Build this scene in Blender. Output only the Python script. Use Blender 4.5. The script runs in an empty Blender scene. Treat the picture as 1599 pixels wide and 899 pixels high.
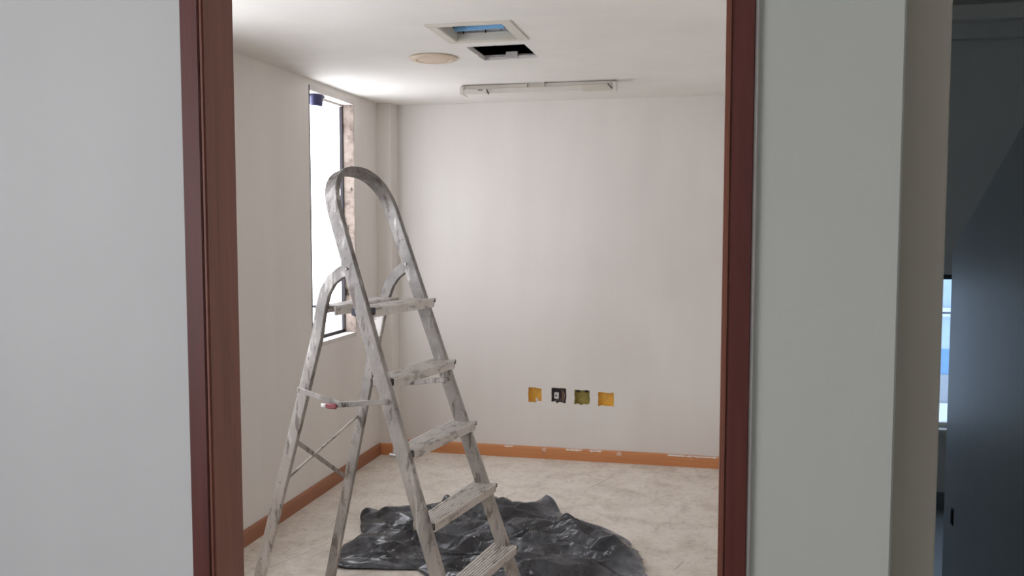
import bpy, bmesh, math, random
import numpy as np
from mathutils import Vector, Matrix
random.seed(4)
S = bpy.context.scene
COL = S.collection

# ------------------------------------------------------------------ camera
F_PX = 1388.0
YAW = math.radians(12.75)
PITCH = math.atan(95 / 1388)
cd = bpy.data.cameras.new('camera')
cd.sensor_width = 36.0
cd.lens = F_PX / 1599 * 36.0
cd.clip_start = 0.02
cam = bpy.data.objects.new('camera', cd)
cam.location = (0, 0, 1.55)
cam.rotation_euler = (math.pi / 2 - PITCH, 0, YAW)
COL.objects.link(cam)
S.camera = cam

# ------------------------------------------------------------------ world and daylight
W = bpy.data.worlds.new('overcast_sky')
S.world = W
W.use_nodes = True
bg = W.node_tree.nodes['Background']
bg.inputs[0].default_value = (0.95, 0.965, 1.0, 1)
bg.inputs[1].default_value = 6.0


def portal(name, loc, rot, sx, sy):
    l = bpy.data.lights.new(name, 'AREA')
    l.shape = 'RECTANGLE'
    l.size = sx
    l.size_y = sy
    l.cycles.is_portal = True
    o = bpy.data.objects.new(name, l)
    o.location = loc
    o.rotation_euler = rot
    COL.objects.link(o)


# an area light shines along its local -Z
portal('daylight_portal', (-2.34, 4.965, 1.60), (0, math.radians(-90), 0), 1.47, 0.62)
portal('daylight_portal', (-2.34, 2.65, 1.60), (0, math.radians(-90), 0), 1.47, 1.0)  # portal of the added unseen window
portal('daylight_portal', (-2.58, -0.9, 1.60), (0, math.radians(-90), 0), 1.3, 1.8)
portal('daylight_portal', (1.115, 5.47, 0.85), (math.radians(-90), 0, 0), 1.27, 0.9)

S.view_settings.view_transform = 'Standard'
S.view_settings.look = 'None'
S.view_settings.gamma = 1.0
S.view_settings.use_curve_mapping = False
S.view_settings.exposure = 0.50
S.cycles.max_bounces = 14
S.cycles.diffuse_bounces = 10
S.cycles.glossy_bounces = 4
S.cycles.sample_clamp_indirect = 6.0


# ------------------------------------------------------------------ materials
def lin(r, g, b):
    f = lambda c: (c / 255 / 12.92) if c / 255 <= 0.04045 else ((c / 255 + 0.055) / 1.055) ** 2.4
    return (f(r), f(g), f(b), 1)


class NT:
    def __init__(s, name):
        s.m = bpy.data.materials.new(name)
        s.m.use_nodes = True
        s.t = s.m.node_tree
        s.b = s.t.nodes['Principled BSDF']
        s.co = None

    def n(s, typ, **kw):
        nd = s.t.nodes.new(typ)
        for k, v in kw.items():
            if isinstance(k, str) and hasattr(nd, k):
                setattr(nd, k, v)
        return nd

    def link(s, a, b):
        s.t.links.new(a, b)

    def coord(s, scale=(1, 1, 1), rot=(0, 0, 0)):
        tc = s.n('ShaderNodeTexCoord')
        mp = s.n('ShaderNodeMapping')
        mp.inputs['Scale'].default_value = scale
        mp.inputs['Rotation'].default_value = rot
        s.link(tc.outputs['Object'], mp.inputs[0])
        return mp.outputs[0]

    def noise(s, vec, scale, detail=4, rough=0.55, dist=0.0):
        nd = s.n('ShaderNodeTexNoise')
        nd.inputs['Scale'].default_value = scale
        nd.inputs['Detail'].default_value = detail
        nd.inputs['Roughness'].default_value = rough
        nd.inputs['Distortion'].default_value = dist
        s.link(vec, nd.inputs['Vector'])
        return nd.outputs['Fac']

    def ramp(s, fac, stops):
        r = s.n('ShaderNodeValToRGB')
        el = r.color_ramp.elements
        while len(el) < len(stops):
            el.new(0.5)
        for e, (p, c) in zip(el, stops):
            e.position = p
            e.color = c if len(c) == 4 else (*c, 1)
        s.link(fac, r.inputs[0])
        return r.outputs[0]

    def mix(s, fac, a, b, blend='MIX'):
        m = s.n('ShaderNodeMix')
        m.data_type = 'RGBA'
        m.blend_type = blend
        for sock, v in ((m.inputs[0], fac), (m.inputs[6], a), (m.inputs[7], b)):
            if hasattr(v, 'is_linked'):
                s.link(v, sock)
            else:
                sock.default_value = v
        return m.outputs[2]

    def bump(s, h, strength, dist=0.01):
        b = s.n('ShaderNodeBump')
        b.inputs['Strength'].default_value = strength
        b.inputs['Distance'].default_value = dist
        s.link(h, b.inputs['Height'])
        s.link(b.outputs[0], s.b.inputs['Normal'])

    def set(s, color=None, rough=None, metal=None, spec=None):
        for nm, v in (('Base Color', color), ('Roughness', rough), ('Metallic', metal), ('Specular IOR Level', spec)):
            if v is None:
                continue
            if hasattr(v, 'is_linked'):
                s.link(v, s.b.inputs[nm])
            else:
                s.b.inputs[nm].default_value = v
        return s.m


G = lambda v: (v, v, v, 1)


def plain(name, col, rough=0.5, metal=0.0, var=0.06, scale=20):
    k = NT(name)
    c = k.coord()
    n = k.noise(c, scale)
    d = tuple(x * (1 - var) for x in col[:3]) + (1,)
    u = tuple(min(1, x * (1 + var)) for x in col[:3]) + (1,)
    return k.set(k.ramp(n, [(0.3, d), (0.7, u)]), rough, metal)


def paint(name, col, col2, rough=0.6, sc=0.9):
    """rolled wall paint: large soft patches of two coats and fine roller stipple"""
    k = NT(name)
    c = k.coord()
    big = k.noise(c, sc, 3, 0.5, 0.3)
    streak = k.noise(k.coord((3.0, 3.0, 0.5)), 1.3, 3, 0.55)
    base = k.ramp(big, [(0.38, col), (0.64, col2)])
    d = k.ramp(streak, [(0.35, G(0.955)), (0.65, G(1.0))])
    base = k.mix(1.0, base, d, 'MULTIPLY')
    k.bump(k.noise(c, 260, 2), 0.12, 0.002)
    return k.set(base, rough, None, 0.3)


M = {}
M['room_wall'] = paint('room_wall_paint', lin(221, 216, 211), lin(226, 223, 218))
M['ceiling'] = paint('ceiling_paint', lin(224, 222, 216), lin(229, 227, 222), 0.7, 0.7)
M['hall_wall'] = paint('hall_wall_paint', lin(212, 211, 211), lin(218, 217, 217), 0.5, 0.6)
M['green_wall'] = paint('green_grey_paint', lin(202, 203, 196), lin(206, 207, 200), 0.35, 0.6)
M['beige_wall'] = paint('beige_paint', lin(196, 188, 174), lin(200, 193, 180), 0.6)
M['corridor'] = paint('corridor_paint', lin(205, 205, 202), lin(210, 210, 207), 0.6)
M['stair_wall'] = paint('stair_wall_paint', lin(190, 196, 202), lin(195, 201, 207), 0.45)
M['caulk'] = plain('white_caulk', lin(205, 200, 196), 0.6)
M['white_metal'] = plain('white_enamel', lin(214, 210, 203), 0.4, 0, 0.05, 8)
M['beige_plastic'] = plain('aged_beige_plastic', lin(212, 194, 172), 0.5, 0, 0.04, 10)
M['trim_beige'] = plain('beige_trim', lin(205, 201, 190), 0.5, 0, 0.04, 10)
M['gypsum'] = plain('gypsum_edge', lin(205, 202, 200), 0.8, 0, 0.08, 30)
M['dark_void'] = plain('plenum_shade', lin(34, 32, 38), 0.9)  # near-black stands in for the shade inside openings
M['blue_pipe'] = plain('blue_pipe_plastic', lin(120, 176, 222), 0.45)
M['dark_metal'] = plain('dark_window_metal', lin(32, 26, 32), 0.7, 0.0)
M['black'] = plain('black_plastic', lin(26, 26, 30), 0.5)
M['navy'] = plain('navy_plastic', lin(52, 54, 92), 0.5)
M['yellow'] = plain('yellow_box_plastic', lin(240, 200, 90), 0.5, 0, 0.12, 30)
M['olive'] = plain('shaded_olive_box_plastic', lin(178, 164, 92), 0.6, 0, 0.25, 40)  # shadowed, greenish look of one box painted into its plastic
M['grey_box'] = plain('dark_grey_box', lin(112, 102, 104), 0.6, 0, 0.2, 40)
M['socket_white'] = plain('socket_white', lin(214, 212, 210), 0.4)
M['copper_wire'] = plain('brown_wire', lin(150, 110, 74), 0.5)
M['grey_wire'] = plain('grey_wire', lin(150, 146, 150), 0.5)
M['filler'] = plain('pink_filler', lin(214, 172, 146), 0.8, 0, 0.15, 60)
M['rubber'] = plain('black_rubber', lin(40, 38, 40), 0.7)
M['red'] = plain('red_grip', lin(132, 68, 74), 0.5)
M['steel'] = plain('steel_bolt', lin(150, 146, 144), 0.35, 0.8)
M['navy_cap'] = plain('navy_end_cap', lin(56, 57, 68), 0.6, 0, 0.2, 60)
M['outdoor_blue'] = plain('outdoor_blue', lin(110, 146, 180), 0.7)
M['outdoor_white'] = plain('outdoor_white', lin(205, 206, 208), 0.8)
M['outdoor_grey'] = plain('outdoor_grey', lin(150, 152, 156), 0.8)
M['outdoor_pale'] = plain('outdoor_pale_blue', lin(170, 186, 204), 0.7)


def wood(name, dark, light, rough, axis):
    k = NT(name)
    sc = [26, 26, 26]
    sc[axis] = 1.1
    c = k.coord(tuple(sc))
    g = k.noise(c, 1.6, 6, 0.6, 0.8)
    blot = k.noise(k.coord(), 2.5, 3)
    col = k.ramp(g, [(0.25, dark), (0.75, light)])
    col = k.mix(k.ramp(blot, [(0.35, G(0.0)), (0.75, G(0.35))]), col, dark)
    k.bump(g, 0.06, 0.003)
    return k.set(col, rough, None, 0.4)


M['mahogany'] = wood('mahogany_varnish', lin(86, 42, 38), lin(112, 58, 50), 0.5, 2)
M['jamb_wood'] = wood('jamb_varnish', lin(112, 66, 52), lin(142, 88, 70), 0.5, 2)
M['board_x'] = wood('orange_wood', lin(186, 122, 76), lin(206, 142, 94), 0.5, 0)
M['board_y_shaded'] = wood('orange_wood_shaded', lin(142, 92, 66), lin(164, 110, 82), 0.5, 1)  # darker copy of the skirting wood, its shade painted into the colour


def floor_mat():
    k = NT('mottled_vinyl')
    c = k.coord()
    base = k.ramp(k.noise(c, 5.5, 7, 0.62, 0.6), [(0.30, lin(200, 190, 178)), (0.52, lin(220, 212, 201)), (0.75, lin(231, 225, 216))])
    # grey paint smears running one way
    sm = k.noise(k.coord((11, 3.2, 1), (0, 0, math.radians(-50))), 2.1, 6, 0.65, 0.8)
    col = k.mix(k.ramp(sm, [(0.56, G(0)), (0.70, G(0.30))]), base, lin(150, 142, 134))
    # faint seams and creases of the covering
    sx = k.n('ShaderNodeSeparateXYZ')
    wob = k.noise(c, 3.0, 2)
    mp = k.coord((1, 1, 1), (0, 0, math.radians(21)))
    k.link(mp, sx.inputs[0])
    ad = k.n('ShaderNodeMath', operation='MULTIPLY_ADD')
    k.link(wob, ad.inputs[0])
    ad.inputs[1].default_value = 0.05
    k.link(sx.outputs[0], ad.inputs[2])
    pp = k.n('ShaderNodeMath', operation='PINGPONG')
    k.link(ad.outputs[0], pp.inputs[0])
    pp.inputs[1].default_value = 0.155
    seam = k.ramp(pp.outputs[0], [(0.0, G(1)), (0.0045, G(0))])
    gate = k.ramp(k.noise(c, 2.3, 2), [(0.54, G(0)), (0.60, G(0.6))])
    col = k.mix(k.mix(1.0, seam, gate, 'MULTIPLY'), col, lin(120, 108, 98))
    spots = k.ramp(k.noise(c, 42, 3), [(0.70, G(0)), (0.76, G(0.6))])
    col = k.mix(spots, col, lin(226, 222, 216))
    fine = k.ramp(k.noise(c, 26, 8, 0.75, 0.3), [(0.32, G(0.74)), (0.50, G(0.98)), (0.70, G(1.0))])
    col = k.mix(1.0, col, fine, 'MULTIPLY')
    k.bump(k.noise(c, 30, 4), 0.08, 0.004)
    return k.set(col, 0.55, None, 0.35)


M['floor'] = floor_mat()
M['dark_floor'] = plain('corridor_floor', lin(110, 112, 114), 0.5)


def concrete():
    k = NT('rough_chipped_concrete')
    c = k.coord()
    n = k.noise(c, 14, 6, 0.7)
    col = k.ramp(n, [(0.32, lin(88, 76, 68)), (0.5, lin(134, 122, 112)), (0.8, lin(156, 145, 134))])
    pit = k.ramp(k.noise(k.coord((1, 1, 0.5)), 46, 3), [(0.29, G(1)), (0.35, G(0))])
    col = k.mix(pit, col, lin(66, 54, 48))
    k.bump(n, 0.5, 0.01)
    return k.set(col, 0.9)


M['concrete'] = concrete()


def ladder_mat(name, sc, dirt=0.68, lo=lin(104, 101, 98), hi=lin(142, 138, 134), metal=0.40):
    k = NT(name)
    c = k.coord()
    cs = k.coord(sc)
    base = k.ramp(k.noise(c, 9, 5, 0.6), [(0.3, lo), (0.7, hi)])
    # paler paint splashes low down; backlit shade of the upper rails painted in
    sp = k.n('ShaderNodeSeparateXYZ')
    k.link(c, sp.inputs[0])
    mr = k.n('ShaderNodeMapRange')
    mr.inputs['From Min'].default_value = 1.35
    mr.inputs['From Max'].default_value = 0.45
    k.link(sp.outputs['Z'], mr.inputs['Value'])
    height_pale = k.mix(1.0, mr.outputs[0], k.ramp(k.noise(cs, 7, 5, 0.65), [(0.34, G(0.25)), (0.6, G(1.0))]), 'MULTIPLY')
    base = k.mix(height_pale, base, lin(186, 179, 171))
    white = k.ramp(k.noise(cs, 16, 4, 0.6, 0.5), [(0.58, G(0)), (0.66, G(0.45))])
    col = k.mix(white, base, lin(216, 212, 207))
    dk = k.ramp(k.noise(cs, 30, 5, 0.65), [(0.55, G(0)), (0.62, G(dirt))])
    col = k.mix(dk, col, lin(84, 72, 66))
    dots = k.ramp(k.noise(c, 90, 2), [(0.66, G(0)), (0.71, G(0.75))])
    col = k.mix(dots, col, lin(74, 66, 62))
    k.bump(k.noise(c, 60, 4), 0.12, 0.003)
    rg = k.ramp(k.noise(c, 12, 3), [(0.3, G(0.40)), (0.7, G(0.58))])
    return k.set(col, rg, metal)


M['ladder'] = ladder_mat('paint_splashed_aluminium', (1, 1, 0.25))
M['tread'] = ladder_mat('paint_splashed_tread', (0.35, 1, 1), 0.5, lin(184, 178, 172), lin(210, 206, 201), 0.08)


M['groove_dark'] = plain('dark_groove', lin(66, 57, 52), 0.9, 0, 0.6, 30)  # darker colour for the floors of the tread grooves


def plastic_mat():
    k = NT('dusty_black_polythene')
    c = k.coord()
    dust = k.ramp(k.noise(c, 7, 6, 0.65, 0.4), [(0.44, G(0.0)), (0.72, G(0.42))])
    col = k.mix(dust, lin(34, 34, 38), lin(122, 125, 132))
    # towards the rim only one thin greyish layer of film is left
    att = k.n('ShaderNodeAttribute')
    att.attribute_name = 'single_layer'
    thin = k.n('ShaderNodeMath', operation='MULTIPLY')
    k.link(att.outputs['Fac'], thin.inputs[0])
    k.link(k.ramp(k.noise(c, 9, 4, 0.6), [(0.35, G(0.25)), (0.6, G(0.85))]), thin.inputs[1])
    col = k.mix(thin.outputs[0], col, lin(132, 136, 144))
    spl = k.ramp(k.noise(c, 55, 3, 0.6), [(0.70, G(0)), (0.74, G(0.9))])
    col = k.mix(spl, col, lin(205, 205, 205))
    rg = k.ramp(k.noise(c, 11, 4), [(0.3, G(0.18)), (0.7, G(0.40))])
    k.bump(k.noise(c, 22, 4, 0.55, 1.2), 0.08, 0.010)
    return k.set(col, rg, None, 0.6)


M['plastic'] = plastic_mat()


def glass(name, tint):
    m = bpy.data.materials.new(name)
    m.use_nodes = True
    t = m.node_tree
    t.nodes.clear()
    o = t.nodes.new('ShaderNodeOutputMaterial')
    a = t.nodes.new('ShaderNodeBsdfTransparent')
    a.inputs[0].default_value = tint
    g = t.nodes.new('ShaderNodeBsdfGlossy')
    g.inputs['Roughness'].default_value = 0.03
    x = t.nodes.new('ShaderNodeMixShader')
    x.inputs[0].default_value = 0.05
    t.links.new(a.outputs[0], x.inputs[1])
    t.links.new(g.outputs[0], x.inputs[2])
    t.links.new(x.outputs[0], o.inputs[0])
    return m


M['clear_glass'] = glass('clear_window_glass', (0.95, 0.95, 0.97, 1))
M['tinted_glass'] = glass('blue_tinted_glass', (0.42, 0.48, 0.55, 1))


# ------------------------------------------------------------------ mesh helpers
def link(name, bm, mat, parent=None, smooth=False, bevel=0.0, seg=2):
    if bevel > 0:
        bmesh.ops.bevel(bm, geom=list(bm.edges), offset=bevel, segments=seg, affect='EDGES', clamp_overlap=True)
    bmesh.ops.recalc_face_normals(bm, faces=bm.faces)
    me = bpy.data.meshes.new(name)
    bm.to_mesh(me)
    bm.free()
    if smooth:
        for p in me.polygons:
            p.use_smooth = True
        if smooth != 'all':
            me.set_sharp_from_angle(angle=math.radians(40))
    me.materials.append(M[mat])
    o = bpy.data.objects.new(name, me)
    COL.objects.link(o)
    if parent:
        o.parent = parent
    return o


def bx(bm, x0, x1, y0, y1, z0, z1):
    vs = [bm.verts.new(p) for p in ((x0, y0, z0), (x1, y0, z0), (x1, y1, z0), (x0, y1, z0), (x0, y0, z1), (x1, y0, z1), (x1, y1, z1), (x0, y1, z1))]
    for f in ((0, 1, 2, 3), (4, 5, 6, 7), (0, 1, 5, 4), (1, 2, 6, 5), (2, 3, 7, 6), (3, 0, 4, 7)):
        bm.faces.new([vs[i] for i in f])
    return vs


def box(name, b, mat, parent=None, bevel=0.0):
    bm = bmesh.new()
    bx(bm, *b)
    return link(name, bm, mat, parent, bevel > 0, bevel)


def cyl(bm, c, axis, r, h, n=24, r2=None):
    """cylinder from point c along unit axis"""
    a = Vector(axis).normalized()
    u = a.orthogonal().normalized()
    v = a.cross(u)
    c = Vector(c)
    r2 = r if r2 is None else r2
    rings = []
    for t, rr in ((0, r), (h, r2)):
        rings.append([bm.verts.new(c + a * t + (u * math.cos(2 * math.pi * i / n) + v * math.sin(2 * math.pi * i / n)) * rr) for i in range(n)])
    for i in range(n):
        bm.faces.new((rings[0][i], rings[0][(i + 1) % n], rings[1][(i + 1) % n], rings[1][i]))
    bm.faces.new(rings[0])
    bm.faces.new(rings[1])


def slab(name, to3d, outline, holes, thick, mat, parent=None, bevel=0):
    """a plate with holes: to3d(u, v, d) gives the point at depth d behind the face"""
    bm = bmesh.new()
    edges = []
    for loop in [outline] + holes:
        vs = [bm.verts.new(to3d(u, v, 0)) for u, v in loop]
        for i in range(len(vs)):
            edges.append(bm.edges.new((vs[i], vs[(i + 1) % len(vs)])))
    bmesh.ops.triangle_fill(bm, use_beauty=True, use_dissolve=False, edges=edges)
    d = Vector(to3d(0, 0, thick)) - Vector(to3d(0, 0, 0))
    r = bmesh.ops.extrude_face_region(bm, geom=list(bm.faces), use_keep_orig=True)
    bmesh.ops.translate(bm, vec=d, verts=[g for g in r['geom'] if isinstance(g, bmesh.types.BMVert)])
    return link(name, bm, mat, parent)


def rect(u0, u1, v0, v1):
    return [(u0, v0), (u1, v0), (u1, v1), (u0, v1)]


def tag(o, label, cat, group=None, kind=None):
    o['label'] = label
    o['category'] = cat
    if group:
        o['group'] = group
    if kind:
        o['kind'] = kind
    return o


def struct(o, label=None):
    o['kind'] = 'structure'
    if label:
        o['label'] = label
    return o


def thing(name, label, cat, loc=(0, 0, 0), rz=0.0, group=None, kind=None):
    o = bpy.data.objects.new(name, None)
    o.empty_display_size = 0.1
    o.location = loc
    o.rotation_euler = (0, 0, rz)
    COL.objects.link(o)
    if cat:
        tag(o, label, cat, group, kind)
    else:
        struct(o, label)
    return o


def sweep(name, path, normals, b, half_n, half_b, mat, parent=None, closed=False, r=0.006):
    """rounded-rectangle tube along path; normals = in-plane side direction per point, b = constant binormal"""
    pts = []
    hn, hb = half_n, half_b
    for cx, cy, a0 in ((hn - r, hb - r, 0), (-hn + r, hb - r, 90), (-hn + r, -hb + r, 180), (hn - r, -hb + r, 270)):
        for k in range(3):
            a = math.radians(a0 + 45 * k)
            pts.append((cx + r * math.cos(a), cy + r * math.sin(a)))
    bm = bmesh.new()
    rings = []
    for p, n in zip(path, normals):
        rings.append([bm.verts.new(Vector(p) + Vector(n) * u + Vector(b) * v) for u, v in pts])
    m = len(pts)
    for i in range(len(rings) - 1):
        for j in range(m):
            bm.faces.new((rings[i][j], rings[i][(j + 1) % m], rings[i + 1][(j + 1) % m], rings[i + 1][j]))
    bm.faces.new(rings[0])
    bm.faces.new(rings[-1])
    o = link(name, bm, mat, parent, True)
    o.data.set_sharp_from_angle(angle=math.radians(20))
    return o


def bar(name, p0, p1, wid, thk, mat, parent, up=(0, 0, 1), bevel=0.0015):
    """flat bar between two points; wid across 'up', thk across the other"""
    p0, p1 = Vector(p0), Vector(p1)
    d = (p1 - p0).normalized()
    s = d.cross(Vector(up)).normalized()
    u = s.cross(d).normalized()
    bm = bmesh.new()
    vs = []
    for p in (p0, p1):
        for a, c in ((-1, -1), (1, -1), (1, 1), (-1, 1)):
            vs.append(bm.verts.new(p + s * (a * thk / 2) + u * (c * wid / 2)))
    for f in ((0, 1, 2, 3), (4, 5, 6, 7), (0, 1, 5, 4), (1, 2, 6, 5), (2, 3, 7, 6), (3, 0, 4, 7)):
        bm.faces.new([vs[i] for i in f])
    return link(name, bm, mat, parent, True, bevel, 1)


# ------------------------------------------------------------------ the setting
XL, YB, ZC = -2.21, 5.79, 2.373          # left wall, back wall, ceiling of the room
YH, YR = 1.362, 1.44                     # hall face and room face of the door wall
XP0, XP1 = 0.20, 0.338                   # partition between room and corridor
CXR0 = -0.90
ZT = 2.85                                # top of the walls (slab above the plenum)

struct(box('floor', (-2.30, XP1 - 0.01, YH, YB + 0.1, -0.1, 0), 'floor'), 'mottled beige vinyl floor of the empty room')
struct(box('floor_hall', (-2.45, 2.2, -2.6, YH, -0.1, 0), 'dark_floor'))
struct(box('floor_corridor', (XP1 - 0.01, 2.2, YH, 5.45, -0.1, 0), 'dark_floor'))

# left wall with the far window opening and an added unseen one for light
WY0, WY1, WZ0, WZ1 = 4.645, 5.275, 0.858, 2.342
struct(slab('wall_left', lambda u, v, d: (XL - d, u, v), rect(YR - 0.08, YB + 0.1, 0, ZT),
            [rect(WY0, WY1, WZ0, WZ1), rect(2.15, 3.15, WZ0, WZ1)], 0.095, 'room_wall'), 'off-white painted left wall of the room')


# back wall with four jagged cut-outs for the junction boxes
def jag(u0, u1, v0, v1, amp):
    pts = []
    n = 9
    for i in range(n):
        pts.append((u0 + (u1 - u0) * i / (n - 1), v0 + random.uniform(0, amp)))
    for i in range(1, 5):
        pts.append((u1 + random.uniform(-0.003, 0.003), v0 + (v1 - v0) * i / 5))
    for i in range(5):
        pts.append((u1 - (u1 - u0) * i / 4, v1 + random.uniform(-0.004, 0.002)))
    for i in range(1, 5):
        pts.append((u0 + random.uniform(-0.003, 0.003), v1 - (v1 - v0) * i / 5))
    return pts


BOXES = [(-1.198, -1.106, 0.374, 0.476), (-1.040, -0.941, 0.374, 0.480), (-0.885, -0.783, 0.372, 0.474), (-0.728, -0.625, 0.368, 0.464)]
AMPS = [0.014, 0.016, 0.012, 0.012]
struct(slab('wall_back', lambda u, v, d: (u, YB + d, v), rect(XL, XP0, 0, ZT),
            [jag(*b, a) for b, a in zip(BOXES, AMPS)], 0.012, 'room_wall'), 'off-white painted back wall with four square cut-outs')
struct(box('wall_back_core', (XL, XP0, YB + 0.075, YB + 0.12, 0, ZT), 'gypsum'))
o = box('pilaster', (XL - 0.005, -2.111, 5.655, YB + 0.005, 0, ZC + 0.005), 'room_wall', None, 0.003)
o.name = 'wall_pilaster'
struct(o, 'narrow painted pilaster in the far left corner')
struct(box('wall_right_lining', (XP0, XP0 + 0.012, YR, YB + 0.1, 0, ZT), 'room_wall'))
struct(box('wall_front_lining', (XL, CXR0, YR, YR + 0.006, 0, ZT), 'room_wall'))
struct(box('wall_right', (XP0 + 0.012, XP1, YR, YB + 0.1, 0, ZT), 'beige_wall', None, 0.003), 'beige end of the partition beside the dark corridor')

# ceiling with two openings
HA = (-1.121, -0.845, 3.555, 3.845)
HB = [(-1.119, 3.995), (-0.99, 3.990), (-0.985, 3.985), (-0.97, 3.990), (-0.846, 3.988), (-0.842, 4.315), (-0.90, 4.318), (-1.0, 4.328), (-1.119, 4.338), (-1.121, 4.20), (-1.112, 4.19), (-1.120, 4.17)]
ceil = struct(slab('ceiling', lambda u, v, d: (u, v, ZC + d), rect(XL, XP0, YR, YB),
                   [rect(*HA), HB], 0.016, 'ceiling'), 'white ceiling with two square openings')
struct(box('slab_above', (-2.37, 2.3, YR, YB + 0.12, ZT, ZT + 0.1), 'dark_void')).name = 'ceiling_slab'
for nm, b in (('plenum_shade_lining', (XL, XP0, YB - 0.03, YB, ZC + 0.03, ZT)), ('plenum_shade_lining', (XL, XP0, YR, YR + 0.03, ZC + 0.03, ZT)),
              ('plenum_shade_lining', (XL, XL + 0.03, YR, YB, ZC + 0.03, ZT)), ('plenum_shade_lining', (XP0 - 0.03, XP0, YR, YB, ZC + 0.03, ZT))):
    box(nm, b, 'dark_void', ceil)  # dark sheets that make the ceiling openings look black

# gypsum edge of the bare opening, with the clip standing on its far edge
bm = bmesh.new()
bx(bm, -1.121, -0.842, 4.336, 4.350, ZC + 0.001, ZC + 0.026)
link('gypsum_edge', bm, 'gypsum', ceil)
bm = bmesh.new()
bx(bm, -1.135, -1.121, 3.99, 4.34, ZC + 0.001, ZC + 0.024)
link('gypsum_edge', bm, 'gypsum', ceil)
bm = bmesh.new()
bx(bm, -1.008, -0.950, 4.318, 4.334, ZC + 0.004, ZC + 0.036)
link('metal_clip', bm, 'gypsum', ceil)

# baseboards: rounded-top profile swept along the wall


def baseboard(name, to3d, l0, l1, mat, h=0.078, t=0.016):
    prof = [(0, 0), (t, 0), (t, h - 0.014), (t - 0.003, h - 0.005), (t - 0.008, h), (0, h)]
    bm = bmesh.new()
    r = [[bm.verts.new(to3d(l, d, z)) for d, z in prof] for l in (l0, l1)]
    n = len(prof)
    for i in range(n):
        bm.faces.new((r[0][i], r[0][(i + 1) % n], r[1][(i + 1) % n], r[1][i]))
    bm.faces.new(r[0])
    bm.faces.new(r[1])
    return struct(link(name, bm, mat, None, True))


baseboard('baseboard_left', lambda l, d, z: (XL + d, l, z), YR, 5.655, 'board_y_shaded')
baseboard('baseboard_pilaster', lambda l, d, z: (l, 5.655 - d, z), XL, -2.111 + 0.016, 'board_x')
baseboard('baseboard_pilaster_side', lambda l, d, z: (-2.111 + d, l, z), 5.640, YB, 'board_y_shaded')
bb = baseboard('baseboard_back', lambda l, d, z: (l, YB - d, z), -2.095, XP0, 'board_x')
baseboard('baseboard_right', lambda l, d, z: (XP0 - d, l, z), YR + 0.01, YB - 0.016, 'board_y_shaded')
bb['label'] = 'orange-brown wooden skirting along the back wall'


def blob(name, c, rx, ry, rz, mat, parent, seed, n=14):
    """a flattened irregular dab of filler"""
    rnd = random.Random(seed)
    bm = bmesh.new()
    bmesh.ops.create_icosphere(bm, subdivisions=2, radius=1)
    for v in bm.verts:
        k = 1 + rnd.uniform(-0.22, 0.22)
        v.co = Vector((c[0] + v.co.x * rx * k, c[1] + v.co.y * ry, c[2] + v.co.z * rz * k))
    return link(name, bm, mat, parent, 'all')


for i, (x, z, r) in enumerate(((-1.085, 0.062, 0.020), (-0.585, 0.060, 0.022), (-0.12, 0.055, 0.006))):
    blob('filler_patch', (x, YB - 0.0165, z), r, 0.0015, r * 0.75, 'filler', bb, i)
# ragged paint edge along the top of the skirting
for i, (x0, x1) in enumerate(((-1.36, -1.30), (-0.94, -0.83), (-0.78, -0.70), (-0.27, 0.05), (-1.62, -1.55))):
    rnd = random.Random(50 + i)
    n_ = max(4, int((x1 - x0) / 0.012))
    bm = bmesh.new()
    up = [bm.verts.new((x0 + (x1 - x0) * q / n_, YB - 0.0166, 0.0705 + rnd.uniform(0, 0.002))) for q in range(n_ + 1)]
    dn = [bm.verts.new((x0 + (x1 - x0) * q / n_, YB - 0.0169, 0.0700 - rnd.uniform(0.0, 0.006) * min(1, q, n_ - q))) for q in range(n_ + 1)]
    tp = [bm.verts.new((v.co.x, YB - 0.003, 0.0792)) for v in up]
    for q in range(n_):
        bm.faces.new((dn[q], dn[q + 1], up[q + 1], up[q]))
        bm.faces.new((up[q], up[q + 1], tp[q + 1], tp[q]))
    link('paint_ridge', bm, 'room_wall', bb, 'all')

# door wall: hall side
DX0, DX1 = -0.831, 0.014       # clear opening between the jambs
CX0, CX1 = -0.875, 0.055       # outer edges of the casing
HEAD = 2.12
struct(box('wall_front_left', (-2.45, CX0 - 0.001 + 0.03, YH, YR, 0, ZT), 'hall_wall'), 'pale grey hall wall left of the door opening')
struct(box('wall_front_right', (CX1 - 0.03, 0.2605, YH, YR - 0.001, 0, ZT), 'green_wall', None, 0.003), 'greenish grey hall wall right of the door opening')
struct(box('wall_front_top', (CX0 + 0.029, CX1 - 0.029, YH, YR, HEAD + 0.03, ZT), 'hall_wall'))

door = thing('door_1', 'mahogany-stained wooden door frame without a door leaf', None, (-0.41, 1.40, 0))
INV = Matrix.Translation((0.41, -1.40, 0))


def dpart(name, b, mat, bevel=0.0):
    bm = bmesh.new()
    bx(bm, *b)
    bmesh.ops.transform(bm, matrix=INV, verts=bm.verts)
    return link(name, bm, mat, door, bevel > 0, bevel, 3)


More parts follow.
